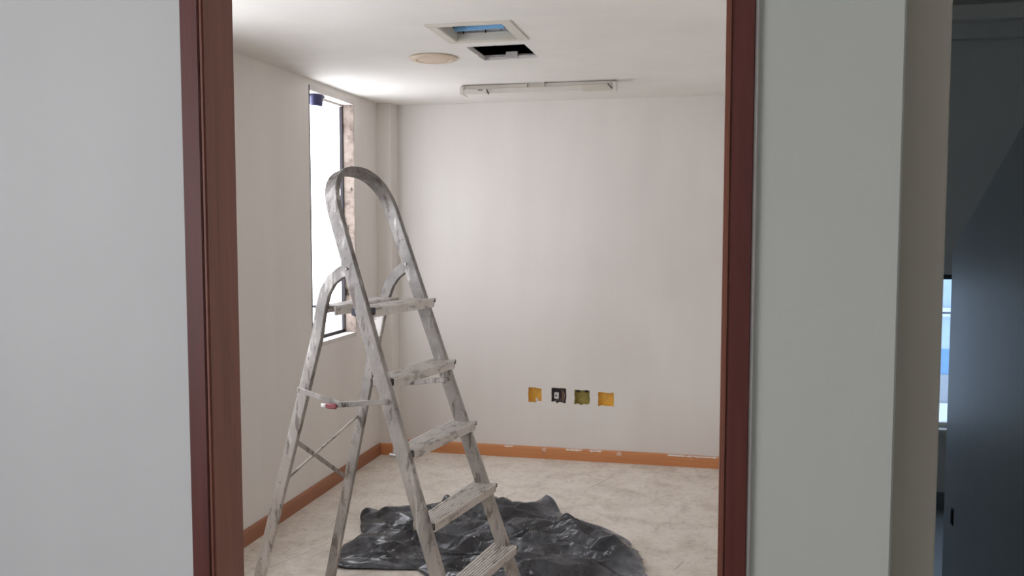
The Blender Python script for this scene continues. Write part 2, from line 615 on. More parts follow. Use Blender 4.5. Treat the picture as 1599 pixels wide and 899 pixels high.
dpart('casing', (CX0, DX0 - 0.010, 1.350, 1.366, 0, HEAD + 0.045), 'mahogany', 0.0015)
dpart('casing', (DX1 + 0.010, CX1, 1.350, 1.366, 0, HEAD + 0.045), 'mahogany', 0.0015)
dpart('casing', (DX0, DX1, 1.350, 1.366, HEAD, HEAD + 0.045), 'mahogany', 0.006)
dpart('jamb', (DX0 - 0.0105, DX0, 1.3502, 1.448, 0, HEAD), 'jamb_wood', 0.0035)
dpart('jamb', (DX1, DX1 + 0.0105, 1.3502, 1.448, 0, HEAD), 'jamb_wood', 0.0035)
dpart('head_jamb', (DX0, DX1, 1.360, 1.441, HEAD - 0.0005, HEAD + 0.03), 'mahogany', 0.003)
dpart('caulk_line', (CX0 - 0.005, CX0 + 0.002, 1.358, 1.364, 0, HEAD + 0.04), 'caulk', 0.002)
dpart('caulk_line', (CX1 - 0.002, CX1 + 0.006, 1.354, 1.364, 0, HEAD + 0.04), 'caulk', 0.002)

# hall behind the camera with its own window, and the corridor on the right
struct(slab('wall_hall_left', lambda u, v, d: (-2.45 - d, u, v), rect(-2.6, YH + 0.08, 0, ZT), [rect(-1.8, 0.0, 0.95, 2.25)], 0.15, 'hall_wall'))
struct(box('wall_hall_back', (-2.45, 2.3, -2.7, -2.6, 0, ZT), 'hall_wall'))
struct(box('wall_hall_right', (2.2, 2.3, -2.6, 5.45, 0, ZT), 'corridor'))
struct(box('ceiling_hall', (-2.45, 2.3, -2.6, YR, 2.80, 2.9), 'ceiling'))
struct(box('ceiling_corridor', (XP1 - 0.01, 2.2, YR, 5.45, 2.80, 2.849), 'ceiling'))
YA = 5.30
W2 = (0.48, 1.75, 0.405, 1.290)
struct(slab('wall_corridor_end', lambda u, v, d: (u, YA + d, v), rect(XP1 - 0.01, 2.2, 0, 2.80), [rect(*W2)], 0.15, 'corridor'), 'dim grey end wall of the corridor with a slim window')
struct(box('trim_1', (XP1, 2.2, YA - 0.05, YA, 2.555, 2.64), 'corridor', None, 0.004), 'plain moulding under the corridor ceiling')
struct(box('trim_2', (XP1, 2.2, YA - 0.12, YA, 2.64, 2.72), 'ceiling', None, 0.004))
struct(box('baseboard_corridor', (XP1, 2.2, YA - 0.012, YA, 0, 0.07), 'dark_floor'))
# stair side wall with a raking top edge
SX = 1.0
struct(slab('wall_stair', lambda u, v, d: (SX + d, u, v), [(2.3, 0), (4.13, 0), (4.13, 1.455), (3.23, 1.92), (2.3, 2.40)], [], 0.11, 'stair_wall'),
       'dark bluish stair side wall with a slanting top edge')
sl = thing('latch_slot', 'small black upright latch slot in the dark bluish stair wall', 'latch', (SX, 3.99, 0.335))
bm = bmesh.new()
bx(bm, -0.004, 0.004, -0.016, 0.016, -0.036, 0.036)
link('plate', bm, 'black', sl, True, 0.002)
bm = bmesh.new()
bx(bm, -0.006, -0.003, -0.007, 0.007, -0.026, 0.026)
link('slot', bm, 'dark_void', sl)


# ------------------------------------------------------------------ windows
def frame_piece(name, b, mat, parent, origin, bevel=0.002):
    bm = bmesh.new()
    bx(bm, *[v - origin[i // 2] for i, v in enumerate(b)])
    return link(name, bm, mat, parent, True, bevel)


def room_window(name, y0, y1, label, detail):
    o0 = (XL - 0.075, (y0 + y1) / 2, WZ0)
    w = thing(name, label, None, o0)
    xf0, xf1 = XL - 0.094, XL - 0.072
    frame_piece('frame_side', (xf0, xf1, y0, y0 + 0.018, WZ0 + 0.03, WZ1 - 0.03), 'dark_metal', w, o0)
    frame_piece('frame_side', (xf0, xf1, y1 - 0.014, y1, WZ0 + 0.03, WZ1 - 0.03), 'dark_metal', w, o0)
    frame_piece('frame_rail', (xf0, xf1, y0, y1, WZ0 + 0.026, WZ0 + 0.044), 'dark_metal', w, o0)
    frame_piece('frame_rail', (xf0, xf1, y0, y1, WZ1 - 0.040, WZ1 - 0.026), 'caulk', w, o0)
    frame_piece('pane', (XL - 0.084, XL - 0.080, y0 + 0.016, y1 - 0.012, WZ0 + 0.04, WZ1 - 0.04), 'clear_glass', w, o0, 0)
    frame_piece('sill', (XL - 0.11, XL + 0.001, y0, y1, WZ0 - 0.002, WZ0 + 0.026), 'caulk', w, o0)
    frame_piece('lintel_lining', (XL - 0.094, XL + 0.001, y0, y1, WZ1 - 0.028, WZ1 + 0.002), 'caulk', w, o0)
    frame_piece('reveal_lining', (XL - 0.074, XL - 0.001, y1 - 0.004, y1 + 0.002, WZ0 + 0.02, WZ1 - 0.02), 'concrete', w, o0, 0)
    frame_piece('reveal_lining', (XL - 0.074, XL - 0.001, y0 - 0.002, y0 + 0.004, WZ0 + 0.02, WZ1 - 0.02), 'concrete', w, o0, 0)
    if detail:
        frame_piece('edge_dark_line', (XL - 0.004, XL + 0.0015, y0 - 0.008, y0 + 0.002, WZ0, WZ1), 'dark_metal', w, o0, 0)  # added dark strip imitating a halo line along the wall edge
        lt = frame_piece('latch', (xf1 - 0.004, xf1 + 0.014, y1 - 0.034, y1 - 0.012, 1.115, 1.165), 'dark_metal', w, o0, 0.003)
        frame_piece('latch_arm', (xf1, xf1 + 0.008, y1 - 0.024, y1 - 0.016, 1.165, 1.30), 'dark_metal', w, o0, 0.002)
        frame_piece('latch_arm', (xf1, xf1 + 0.008, y1 - 0.024, y1 - 0.016, 1.07, 1.115), 'dark_metal', w, o0, 0.002)
    return w


room_window('window_1', WY0, WY1, 'tall narrow window with dark thin frame, bright white daylight outside', True)
room_window('window_added', 2.15, 3.15, 'unseen window added nearer the door to light the room', False)  # added out of view to brighten the back wall

# dark blue cup hanging under the window head
cup = thing('sensor', 'small dark blue cup-shaped fitting hanging at the top of the tall window', 'sensor', (XL - 0.05, 4.84, WZ1 - 0.028))
bm = bmesh.new()
prof = [(0.0, 0.0), (0.050, 0.0), (0.052, -0.010), (0.048, -0.016), (0.047, -0.050), (0.040, -0.064), (0.0, -0.068)]
n = 20
rings = [[bm.verts.new((r * 0.7 * math.cos(2 * math.pi * i / n), r * math.sin(2 * math.pi * i / n) * 1.15, z)) for i in range(n)] for r, z in prof[1:-1]]
for a, b_ in zip(rings, rings[1:]):
    for i in range(n):
        bm.faces.new((a[i], a[(i + 1) % n], b_[(i + 1) % n], b_[i]))
bm.faces.new(rings[0])
bm.faces.new(rings[-1])
link('body', bm, 'navy', cup, True)
bm = bmesh.new()
bx(bm, -0.02, 0.02, 0.0, 0.075, -0.012, 0.002)
link('bracket', bm, 'black', cup, True, 0.003)

o0 = (1.115, YA + 0.08, W2[2])
w2 = thing('window_2', 'slim blue-tinted window at the end of the dark corridor', None, o0)
x0, x1, z0, z1 = W2
frame_piece('frame_rail', (x0, x1, YA + 0.05, YA + 0.09, z1 - 0.03, z1), 'black', w2, o0)
frame_piece('frame_rail', (x0, x1, YA + 0.05, YA + 0.09, z0 + 0.02, z0 + 0.05), 'white_metal', w2, o0)
frame_piece('frame_side', (x0, x0 + 0.03, YA + 0.05, YA + 0.09, z0, z1), 'white_metal', w2, o0)
frame_piece('frame_side', (x1 - 0.03, x1, YA + 0.05, YA + 0.09, z0, z1), 'white_metal', w2, o0)
frame_piece('sill', (x0, x1, YA - 0.02, YA + 0.15, z0 - 0.01, z0 + 0.022), 'white_metal', w2, o0)
frame_piece('pane', (x0, x1, YA + 0.068, YA + 0.072, z0 + 0.03, z1 - 0.02), 'tinted_glass', w2, o0, 0)

# what lies outside the corridor window
nb = thing('neighbour_building', 'pale neighbouring building with a blue band, seen through the corridor window', 'building', (3.0, 11.0, -1.0))
for nm, y0_, z0_, z1_, mt in (('upper_wall', 0.0, 1.63, 2.20, 'outdoor_pale'), ('roof_edge', -0.05, 1.585, 1.63, 'outdoor_white'), ('roof_edge', -0.05, 1.53, 1.56, 'outdoor_white'),
                              ('upper_wall', 0.02, 1.56, 1.585, 'outdoor_pale'), ('pale_band', 0.0, 1.15, 1.53, 'outdoor_pale'), ('blue_band', -0.01, 0.86, 1.15, 'outdoor_blue'),
                              ('grey_band', -0.02, 0.53, 0.86, 'outdoor_grey'), ('lower_wall', -0.05, -0.6, 0.53, 'outdoor_white')):
    bm = bmesh.new()
    bx(bm, -2.2, 2.5, y0_, 3.0, z0_, z1_)
    link(nm, bm, mt, nb)
for k in range(12):
    bm = bmesh.new()
    bx(bm, -2.2 + k * 0.4, -2.17 + k * 0.4, -0.03, 0.01, 1.15, 2.15)
    link('mullion', bm, 'outdoor_white', nb)


# ------------------------------------------------------------------ step ladder
LW0, LTP, LEAN, SP = 0.582, -0.086, 0.349, 0.2515
LO = (-0.737, 3.18, 0)
lad = thing('step_ladder', 'paint-spattered aluminium step ladder standing open with a looped top rail', 'ladder', LO, math.radians(90 - 10.5))
# local x runs along the treads (away from the camera), local y towards the rear legs
Wd = lambda z: LW0 + LTP * z
nz = math.sqrt(1 + LEAN * LEAN)
fn = Vector((0, 1, -LEAN)).normalized()         # normal of the front frame, pointing to the rear
fu = Vector((0, LEAN, 1)).normalized()
RO = 0.028                                       # rail centre behind the front line
ZS = 1.585
hw = lambda z: Wd(z) / 2 + 0.0015
path, nrm = [], []
for k in range(9):
    z = ZS * k / 8
    path.append(Vector((-0.011 - hw(z), LEAN * z + RO, z)))
    nrm.append(Vector((-1, 0, 0)))
cs = Vector((-0.011, LEAN * ZS + RO, ZS))
for k in range(1, 24):
    a = math.pi * k / 24
    ca, sa = math.cos(a), math.sin(a)
    ex = 0.86                                    # slightly squarish bend
    px = math.copysign(abs(ca) ** ex, ca)
    pz = abs(sa) ** ex
    path.append(cs + Vector((-hw(ZS) * px, 0, 0)) + fu * (0.182 * nz * pz))
    nrm.append((Vector((-ca, 0, 0)) + fu * sa).normalized())
for k in range(8, -1, -1):
    z = ZS * k / 8
    path.append(Vector((-0.011 + hw(z), LEAN * z + RO, z)))
    nrm.append(Vector((1, 0, 0)))
TW = 0.022                                       # the old frame is slightly twisted: its far rail sits a little further back
for p in path:
    p.y += TW * min(1, max(0, (p.x + 0.011) / 0.44 + 0.5))
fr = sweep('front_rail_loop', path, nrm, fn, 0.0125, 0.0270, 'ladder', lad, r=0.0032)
# sleeve where the loop is joined to the rail
z = 1.50
c = Vector((-0.011 + hw(z), LEAN * z + RO + 0.022, z))
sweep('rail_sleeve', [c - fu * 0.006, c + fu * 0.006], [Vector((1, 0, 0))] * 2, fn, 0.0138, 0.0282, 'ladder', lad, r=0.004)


def tread(name, wl, wr, y0, y1, z, cap=True, skew=0.0):
    """ribbed hollow tread: top plate with ribs, front and back aprons"""
    h = 0.036
    prof = [(y0, z - 0.004), (y0 + 0.003, z)]
    nr = 7
    step = (y1 - y0 - 0.012) / nr
    for i in range(nr):
        a = y0 + 0.006 + i * step
        prof += [(a + step * 0.10, z), (a + step * 0.18, z - 0.0035), (a + step * 0.44, z - 0.0035), (a + step * 0.52, z)]
    prof += [(y1 - 0.003, z), (y1, z - 0.004), (y1, z - h), (y1 - 0.004, z - h), (y1 - 0.004, z - 0.010), (y0 + 0.010, z - 0.010),
             (y0 + 0.010, z - h), (y0 + 0.004, z - h), (y0 + 0.004, z - 0.009), (y0, z - 0.009)]
    bm = bmesh.new()
    r = [[bm.verts.new((x, y + sk * (y - y0) / (y1 - y0), zz)) for y, zz in prof] for x, sk in ((wl, 0.0), (wr, skew))]
    m = len(prof)
    for i in range(m):
        bm.faces.new((r[0][i], r[0][(i + 1) % m], r[1][(i + 1) % m], r[1][i]))
    f0 = bm.faces.new(r[0])
    f1 = bm.faces.new(r[1])
    bmesh.ops.triangulate(bm, faces=[f0, f1])
    t = link(name, bm, 'tread', lad)
    t.data.materials.append(M['groove_dark'])
    for pl in t.data.polygons:
        if pl.normal.z > 0.9 and abs(pl.center.z - (z - 0.0035)) < 0.0005:
            pl.material_index = 1
    if cap:
        for x0_, x1_, hh in ((wl, wl + 0.016 if z > 1.2 else wl + 0.004, 0.026), (wr - 0.001, wr + 0.004, 0.016)):
            bm = bmesh.new()
            bx(bm, x0_, x1_, y0 - 0.002, y0 + 0.012, z - hh, z + 0.0005)
            link('end_cap', bm, 'navy_cap', t, True, 0.002)
    return t


for k in range(1, 6):
    z = SP * k
    yf = LEAN * z
    tread('tread', -Wd(z) / 2, Wd(z) / 2, yf - 0.010, yf + 0.075, z, True, 0.024)
zt = SP * 5
tread('rear_platform_tread', -0.226, 0.228, 0.595, 0.690, zt, False)
for x in (-0.228, 0.230):
    bm = bmesh.new()
    bx(bm, x - 0.004, x + 0.004, 0.676, 0.697, zt - 0.010, zt + 0.001)
    link('end_cap', bm, 'navy_cap', lad, True, 0.002)
bm = bmesh.new()
bx(bm, -Wd(zt) / 2 - 0.020, -Wd(zt) / 2 + 0.004, LEAN * zt + 0.048, LEAN * zt + 0.071, zt - 0.030, zt - 0.002)
link('end_cap', bm, 'navy_cap', lad, True, 0.002)

# rear legs with the arms curving forward to the rails
leg_yz = [(0.688, 1.15), (0.672, 1.21), (0.655, 1.262), (0.634, 1.312), (0.602, 1.354), (0.562, 1.383), (0.536, 1.394)]
REAR = {-1: (1.030, -0.296), 1: (0.955, -0.216)}
for sx in (-1, 1):
    path, nrm = [], []
    ra, rb = REAR[sx]
    sh = ra + rb * 1.15 - 0.0235 - 0.688
    for (y, z) in [(ra + rb * z - 0.0235, z) for z in (0, 0.3, 0.6, 0.9)] + [(y + sh * max(0, 1 - (z - 1.15) / 0.2), z) for y, z in (leg_yz if sx < 0 else leg_yz[:-1] + [(0.552, 1.390)])]:
        x = (-0.240 - 0.012 * (1 - z / 1.4)) if sx < 0 else 0.184 + 0.0275 * z
        path.append(Vector((x, y, z)))
    for i in range(len(path)):
        d = (path[min(i + 1, len(path) - 1)] - path[max(i - 1, 0)])
        d.x = 0
        d.normalize()
        nrm.append(Vector((0, d.z, -d.y)))
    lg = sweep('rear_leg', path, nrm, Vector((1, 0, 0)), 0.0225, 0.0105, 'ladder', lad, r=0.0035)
    bm = bmesh.new()
    bx(bm, path[0].x - 0.0115, path[0].x + 0.0115, path[0].y - 0.025, path[0].y + 0.024, 0.0, 0.018)
    link('foot', bm, 'ladder', lg, True, 0.005)
    bm = bmesh.new()
    xr = -0.011 + sx * (hw(0) + 0.0005)
    tw = TW if sx > 0 else 0.0
    bx(bm, xr - 0.0155, xr + 0.0155, -0.004 + tw, 0.062 + tw, 0.0, 0.030)
    link('rubber_foot', bm, 'rubber', fr, True, 0.005)
    # pivot bolts of arm and spreader
    for (y, z, r) in ((LEAN * 1.398 + 0.040 + tw, 1.398, 0.006), (LEAN * 0.926 + 0.026 + tw, 0.926, 0.010)):
        bm = bmesh.new()
        cyl(bm, (-0.011 + sx * (hw(z) + 0.011), y, z), (sx, 0, 0), r, 0.007, 14, r * 0.8)
        link('bolt', bm, 'steel', lad, True)
        bm = bmesh.new()
        cyl(bm, (-0.011 + sx * (hw(z) - 0.011), y, z), (-sx, 0, 0), r * 0.7, 0.006, 12)
        link('bolt', bm, 'steel', lad, True)
    # folding spreader
    xs = -0.011 + sx * (hw(0.92) + (0.016 if sx < 0 else -0.018))
    yl = ra + rb * 0.94 - 0.015
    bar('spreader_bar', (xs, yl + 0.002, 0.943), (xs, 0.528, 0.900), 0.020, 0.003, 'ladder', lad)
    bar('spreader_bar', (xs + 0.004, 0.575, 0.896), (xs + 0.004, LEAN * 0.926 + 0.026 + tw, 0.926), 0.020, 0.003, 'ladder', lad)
    bm = bmesh.new()
    cyl(bm, (xs - 0.006, 0.545, 0.902), (1, 0, 0), 0.009, 0.016, 14)
    link('pivot', bm, 'steel', lad, True)
xs = -0.011 - hw(0.92) - 0.016
bar('grip', (xs - 0.004, 0.560, 0.893), (xs - 0.004, 0.606, 0.893), 0.020, 0.012, 'red', lad, bevel=0.004)
bar('grip_tip', (xs - 0.004, 0.606, 0.893), (xs - 0.004, 0.628, 0.893), 0.014, 0.010, 'socket_white', lad, bevel=0.003)
# crossed braces between the rear legs
yr = lambda z: 1.000 - 0.262 * z - 0.010
bar('cross_brace', (-0.236, yr(0.555) + 0.012, 0.555), (0.205, yr(0.76) - 0.012, 0.750), 0.012, 0.006, 'tread', lad)
bar('cross_brace', (-0.236, yr(0.745) + 0.010, 0.745), (0.205, yr(0.48) + 0.0, 0.475), 0.020, 0.003, 'ladder', lad)
# bolt through the third tread sticking out behind the near rail
bm = bmesh.new()
z3 = SP * 3 - 0.022
cyl(bm, (-0.011 - hw(z3), LEAN * z3 + 0.05, z3), (0, 1, 0), 0.008, 0.036, 12)
link('stop_pin', bm, 'steel', lad, True)

# ------------------------------------------------------------------ crumpled black plastic sheet
def crumple():
    """plastic film dropped in a heap: long folds plus crushed facets at three scales"""
    from mathutils.geometry import delaunay_2d_cdt
    rng = np.random.default_rng(5)
    NX, NY = 320, 260
    outl = np.array([(-1.655, 3.68), (-1.74, 3.95), (-1.70, 4.12), (-1.80, 4.36), (-1.66, 4.40), (-1.58, 4.50), (-1.42, 4.66), (-1.28, 4.62), (-1.16, 4.78), (-1.02, 4.66), (-0.86, 4.72),
                     (-0.74, 4.60), (-0.56, 4.50), (-0.40, 4.32), (-0.31, 4.08), (-0.27, 3.85), (-0.34, 3.58), (-0.62, 3.42), (-0.95, 3.46), (-1.16, 3.62), (-1.28, 3.74), (-1.45, 3.70)])
    cen = np.array([-1.0, 4.06])
    ang = np.arctan2(outl[:, 1] - cen[1], outl[:, 0] - cen[0])
    rad = np.hypot(*(outl - cen).T)
    od = np.argsort(ang)
    ang, rad = ang[od], rad[od]
    A = np.concatenate([ang - 2 * np.pi, ang, ang + 2 * np.pi])
    R = np.concatenate([rad, rad, rad])
    u, v = np.meshgrid(np.linspace(-1, 1, NX), np.linspace(-1, 1, NY))
    dx, dy = u * np.sqrt(1 - v * v / 2), v * np.sqrt(1 - u * u / 2)
    th, rr = np.arctan2(dy, dx), np.hypot(dx, dy)
    rb = np.interp(th, A, R) * (1 + 0.010 * np.sin(13 * th + 2 * np.sin(3 * th)) + 0.007 * np.sin(31 * th + 3 * np.sin(5 * th)) + 0.005 * np.sin(57 * th + 4 * np.sin(7 * th)))
    X = cen[0] + np.cos(th) * rr * rb
    Y = cen[1] + np.sin(th) * rr * rb

    def facets(n, stretch, turn, seed):
        """random heights spread linearly over random triangles"""
        r = np.random.default_rng(seed)
        c, sn = math.cos(turn), math.sin(turn)
        gx = ((X - cen[0]) * c + (Y - cen[1]) * sn) / stretch
        gy = -(X - cen[0]) * sn + (Y - cen[1]) * c
        lo, hi = np.array([gx.min(), gy.min()]) - 0.05, np.array([gx.max(), gy.max()]) + 0.05
        pts = r.uniform(lo, hi, (n, 2))
        pts = np.vstack([pts, [(lo[0], lo[1]), (hi[0], lo[1]), hi, (lo[0], hi[1])]])
        hts = np.where(r.random(len(pts)) < 0.5, r.uniform(0, 0.25, len(pts)), r.uniform(0.6, 1, len(pts)))
        vs, _, tri, ov, _, _ = delaunay_2d_cdt([Vector(p) for p in pts], [], [], 0, 1e-6)
        vs = np.array([tuple(p) for p in vs])
        hts = np.array([hts[o[0]] if o else 0.5 for o in ov])
        H = np.zeros_like(X)
        for t in tri:
            a, b, d = vs[t[0]], vs[t[1]], vs[t[2]]
            mn, mx = np.minimum(np.minimum(a, b), d), np.maximum(np.maximum(a, b), d)
            m = (gx >= mn[0]) & (gx <= mx[0]) & (gy >= mn[1]) & (gy <= mx[1])
            if not m.any():
                continue
            px, py = gx[m], gy[m]
            den = (b[1] - d[1]) * (a[0] - d[0]) + (d[0] - b[0]) * (a[1] - d[1])
            if abs(den) < 1e-12:
                continue
            l0 = ((b[1] - d[1]) * (px - d[0]) + (d[0] - b[0]) * (py - d[1])) / den
            l1 = ((d[1] - a[1]) * (px - d[0]) + (a[0] - d[0]) * (py - d[1])) / den
            l2 = 1 - l0 - l1
            ins = (l0 >= -1e-6) & (l1 >= -1e-6) & (l2 >= -1e-6)
            hv = H[m]
            hv[ins] = (l0 * hts[t[0]] + l1 * hts[t[1]] + l2 * hts[t[2]])[ins]
            H[m] = hv
        return H

    H = 0.040 * facets(40, 2.6, 0.10, 1) + 0.075 * facets(120, 2.6, -0.20, 2) + 0.022 * facets(330, 2.4, 0.25, 3) + 0.006 * facets(1000, 1.7, 0.7, 9) + 0.002 * facets(2600, 1.2, 0.0, 7)
    # long sharp folds running across the heap, gentle on one side and steep on the other
    r = np.random.default_rng(21)
    for i in range(30):
        x, y = r.uniform(-1.65, -0.40), r.uniform(3.72, 4.65)
        turn = r.normal(0.10, 0.30) if x < -0.75 else r.normal(-0.35, 0.30)
        ln, hgt, wd = r.uniform(0.16, 0.42), r.uniform(0.018, 0.050), r.uniform(0.04, 0.09)
        c, sn = math.cos(turn), math.sin(turn)
        al = (X - x) * c + (Y - y) * sn
        ac = -(X - x) * sn + (Y - y) * c + r.uniform(0.02, 0.06) * np.sin(r.uniform(4, 8) * al + r.uniform(0, 6))
        ramp = np.where(ac > 0, 1 - ac / (wd * 0.42), 1 + ac / wd)
        H += hgt * np.maximum(0, ramp) * np.maximum(0, 1 - np.abs(al / ln) ** 1.5)
    edge = np.clip((1 - rr) / 0.22, 0, 1)
    H = 0.003 + H * (0.12 + 0.88 * edge ** 0.7) * 0.85
    # two flaps that stand up at the far edge
    for fx, fy, r, hgt in ((-0.845, 4.72, 0.13, 0.11), (-1.76, 4.36, 0.09, 0.055), (-1.40, 4.66, 0.09, 0.05)):
        H += hgt * np.maximum(0, 1 - np.hypot((X - fx), (Y - fy) * 1.5) / r) * (1 + 0.3 * np.sin(30 * X))
    # folds lean over and the film is drawn together
    Hp = np.pad(H, 1, mode='edge')
    H = (Hp[:-2, 1:-1] + Hp[2:, 1:-1] + Hp[1:-1, :-2] + Hp[1:-1, 2:] + 2 * H) / 6
    Yo = Y - 0.30 * H
    Xo = X + 0.15 * H * np.sin(5 * Y)
    layer = np.clip((rr - 0.72) / 0.25, 0, 1) * np.clip((X + 1.25) / 0.6, 0.15, 1)
    return np.stack([Xo, Yo, H], -1), NX, NY, layer


Q, NX, NY, LAYER = crumple()
o0 = Vector((-1.0, 4.06, 0))
me = bpy.data.meshes.new('plastic_sheet')
faces = [(j * NX + i, j * NX + i + 1, (j + 1) * NX + i + 1, (j + 1) * NX + i) for j in range(NY - 1) for i in range(NX - 1)]
me.from_pydata([tuple(p) for p in (Q.reshape(-1, 3) - np.array(o0))], [], faces)
for p in me.polygons:
    p.use_smooth = True
me.set_sharp_from_angle(angle=math.radians(14))
me.materials.append(M['plastic'])
at = me.attributes.new('single_layer', 'FLOAT', 'POINT')
at.data.foreach_set('value', LAYER.reshape(-1).astype(np.float32))
sheet = bpy.data.objects.new('plastic_sheet', me)
sheet.location = o0
COL.objects.link(sheet)
tag(sheet, 'crumpled black plastic sheet lying on the floor beneath and behind the ladder', 'plastic sheet')


# ------------------------------------------------------------------ junction boxes
def junction_box(i, b, mat, label):
    u0, u1, v0, v1 = b
    t = thing('junction_box', label, 'junction box', ((u0 + u1) / 2, YB + 0.012, v0), 0, 'junction boxes in the back wall')
    hw_ = (u1 - u0) / 2 + 0.003
    h = v1 - v0 + 0.006
    dp = 0.042
    for nm, bb_ in (('back_plate', (-hw_, hw_, dp - 0.002, dp, -0.003, h)), ('side_plate', (-hw_ - 0.002, -hw_, 0, dp, -0.003, h)),
                    ('side_plate', (hw_, hw_ + 0.002, 0, dp, -0.003, h)), ('side_plate', (-hw_, hw_, 0, dp, h - 0.002, h)),
                    ('side_plate', (-hw_, hw_, 0, dp, -0.005, -0.003))):
        bm = bmesh.new()
        bx(bm, *bb_)
        link(nm, bm, mat, t)
    for sx in (-1, 1):
        bm = bmesh.new()
        bx(bm, sx * (hw_ - 0.014) - 0.007, sx * (hw_ - 0.014) + 0.007, 0.004, 0.014, -0.002, 0.010)
        link('screw_lug', bm, mat, t, True, 0.002)
    return t, hw_, h


t1, hw1, h1 = junction_box(0, BOXES[0], 'yellow', 'yellow junction box leftmost in the row of four, white plaster crumb at its bottom')
blob('plaster_crumb', (0.010, 0.010, 0.014), 0.010, 0.008, 0.016, 'gypsum', t1, 31)
t2, hw2, h2 = junction_box(1, BOXES[1], 'grey_box', 'grey junction box with loose white socket and wires, second from the left')
bm = bmesh.new()
bx(bm, -0.034, -0.002, 0.002, 0.022, 0.030, 0.074)
sk = link('socket_module', bm, 'socket_white', t2, True, 0.003)
bm = bmesh.new()
cyl(bm, (-0.020, 0.003, 0.052), (0, -1, 0), 0.006, 0.002, 12)
link('socket_hole', bm, 'black', sk)
bm = bmesh.new()
bx(bm, -0.040, -0.004, 0.006, 0.020, 0.078, 0.100)
link('mounting_bracket', bm, 'black', t2, True, 0.002)


def wire(pts, r, mat, parent):
    P = [Vector(p) for p in pts]
    P = [P[0] * 2 - P[1]] + P + [P[-1] * 2 - P[-2]]
    line = []
    for a, b, c, d in zip(P, P[1:], P[2:], P[3:]):
        for k in range(6):
            t = k / 6
            line.append(0.5 * ((2 * b) + (c - a) * t + (2 * a - 5 * b + 4 * c - d) * t * t + (3 * b - a - 3 * c + d) * t ** 3))
    line.append(P[-2])
    bm = bmesh.new()
    rings = []
    for i, p in enumerate(line):
        d = (line[min(i + 1, len(line) - 1)] - line[max(i - 1, 0)]).normalized()
        u = d.cross(Vector((0, 1, 0.01))).normalized()
        v = d.cross(u)
        rings.append([bm.verts.new(p + (u * math.cos(k * math.pi / 3) + v * math.sin(k * math.pi / 3)) * r) for k in range(6)])
    for a, b in zip(rings, rings[1:]):
        for k in range(6):
            bm.faces.new((a[k], a[(k + 1) % 6], b[(k + 1) % 6], b[k]))
    return link('wire', bm, mat, parent, 'all')


wire([(0.004, 0.03, 0.094), (0.018, 0.010, 0.080), (0.026, 0.008, 0.050), (0.030, 0.016, 0.016)], 0.0028, 'copper_wire', t2)
wire([(0.012, 0.03, 0.098), (0.030, 0.012, 0.076), (0.036, 0.012, 0.040), (0.020, 0.014, 0.012)], 0.0026, 'grey_wire', t2)
wire([(0.000, 0.03, 0.026), (-0.016, 0.010, 0.020), (-0.034, 0.012, 0.012), (-0.040, 0.030, 0.022)], 0.0030, 'grey_wire', t2)
wire([(0.040, 0.03, 0.090), (0.040, 0.010, 0.060), (0.016, 0.010, 0.030), (0.002, 0.016, 0.010)], 0.0026, 'copper_wire', t2)
t3, hw3, h3 = junction_box(2, BOXES[2], 'olive', 'shaded olive-brown junction box with a dark top, third from the left')
for x in (-0.030, 0.028):
    bm = bmesh.new()
    bx(bm, x - 0.012, x + 0.012, 0.002, 0.012, 0.084, 0.104)
    link('dark_top_block', bm, 'black', t3, True, 0.002)  # black blocks make the dark top of this box
t4, hw4, h4 = junction_box(3, BOXES[3], 'yellow', 'clean bright yellow junction box, rightmost in the row of four')

# ------------------------------------------------------------------ ceiling fittings
# fluorescent batten
fx0, fx1, fy = -1.447, -0.545, 5.04
fix = thing('light_fixture', 'white fluorescent batten without tubes mounted on the ceiling', 'light fixture', ((fx0 + fx1) / 2, fy, ZC))
L = (fx1 - fx0) / 2


def prof_x(name, prof, x0_, x1_, mat, parent, bevel=0.0):
    bm = bmesh.new()
    r = [[bm.verts.new((x, y, z)) for y, z in prof] for x in (x0_, x1_)]
    m = len(prof)
    for i in range(m):
        bm.faces.new((r[0][i], r[0][(i + 1) % m], r[1][(i + 1) % m], r[1][i]))
    bm.faces.new(r[0])
    bm.faces.new(r[1])
    return link(name, bm, mat, parent, True, bevel)


prof_x('channel', [(0.012, -0.003), (0.012, -0.022), (0.000, -0.026), (0.000, -0.054), (0.085, -0.056), (0.085, -0.003)], -L, L, 'white_metal', fix)
prof_x('gap_shadow', [(0.014, 0.0), (0.014, -0.005), (0.080, -0.005), (0.080, 0.0)], -L + 0.01, L - 0.01, 'black', fix)  # black strip stands in for the shadow gap under the ceiling
for x0_, x1_ in ((-L - 0.004, -L + 0.020), (L - 0.018, L + 0.003)):
    prof_x('end_plate', [(-0.006, -0.012), (-0.010, -0.030), (-0.004, -0.058), (0.088, -0.058), (0.088, -0.004), (0.01, -0.004)], x0_, x1_, 'white_metal', fix, 0.002)
bm = bmesh.new()
bx(bm, L - 0.190, L - 0.020, -0.008, 0.030, -0.056, -0.022)
link('ballast_cover', bm, 'trim_beige', fix, True, 0.003)
bm = bmesh.new()
bx(bm, -L + 0.02, -L + 0.170, -0.008, 0.030, -0.056, -0.026)
lh = link('lamp_holder', bm, 'white_metal', fix, True, 0.003)
bm = bmesh.new()
bx(bm, -L + 0.105, -L + 0.135, -0.010, -0.007, -0.036, -0.032)
link('slot', bm, 'black', lh)
bar('latch', (-L + 0.158, -0.012, -0.030), (-L + 0.172, -0.012, -0.060), 0.006, 0.005, 'black', fix, (1, 0, 0), 0.001)
bar('latch', (L - 0.045, -0.011, -0.022), (L - 0.020, -0.011, -0.050), 0.005, 0.004, 'black', fix, (1, 0, 0), 0.001)
bm = bmesh.new()
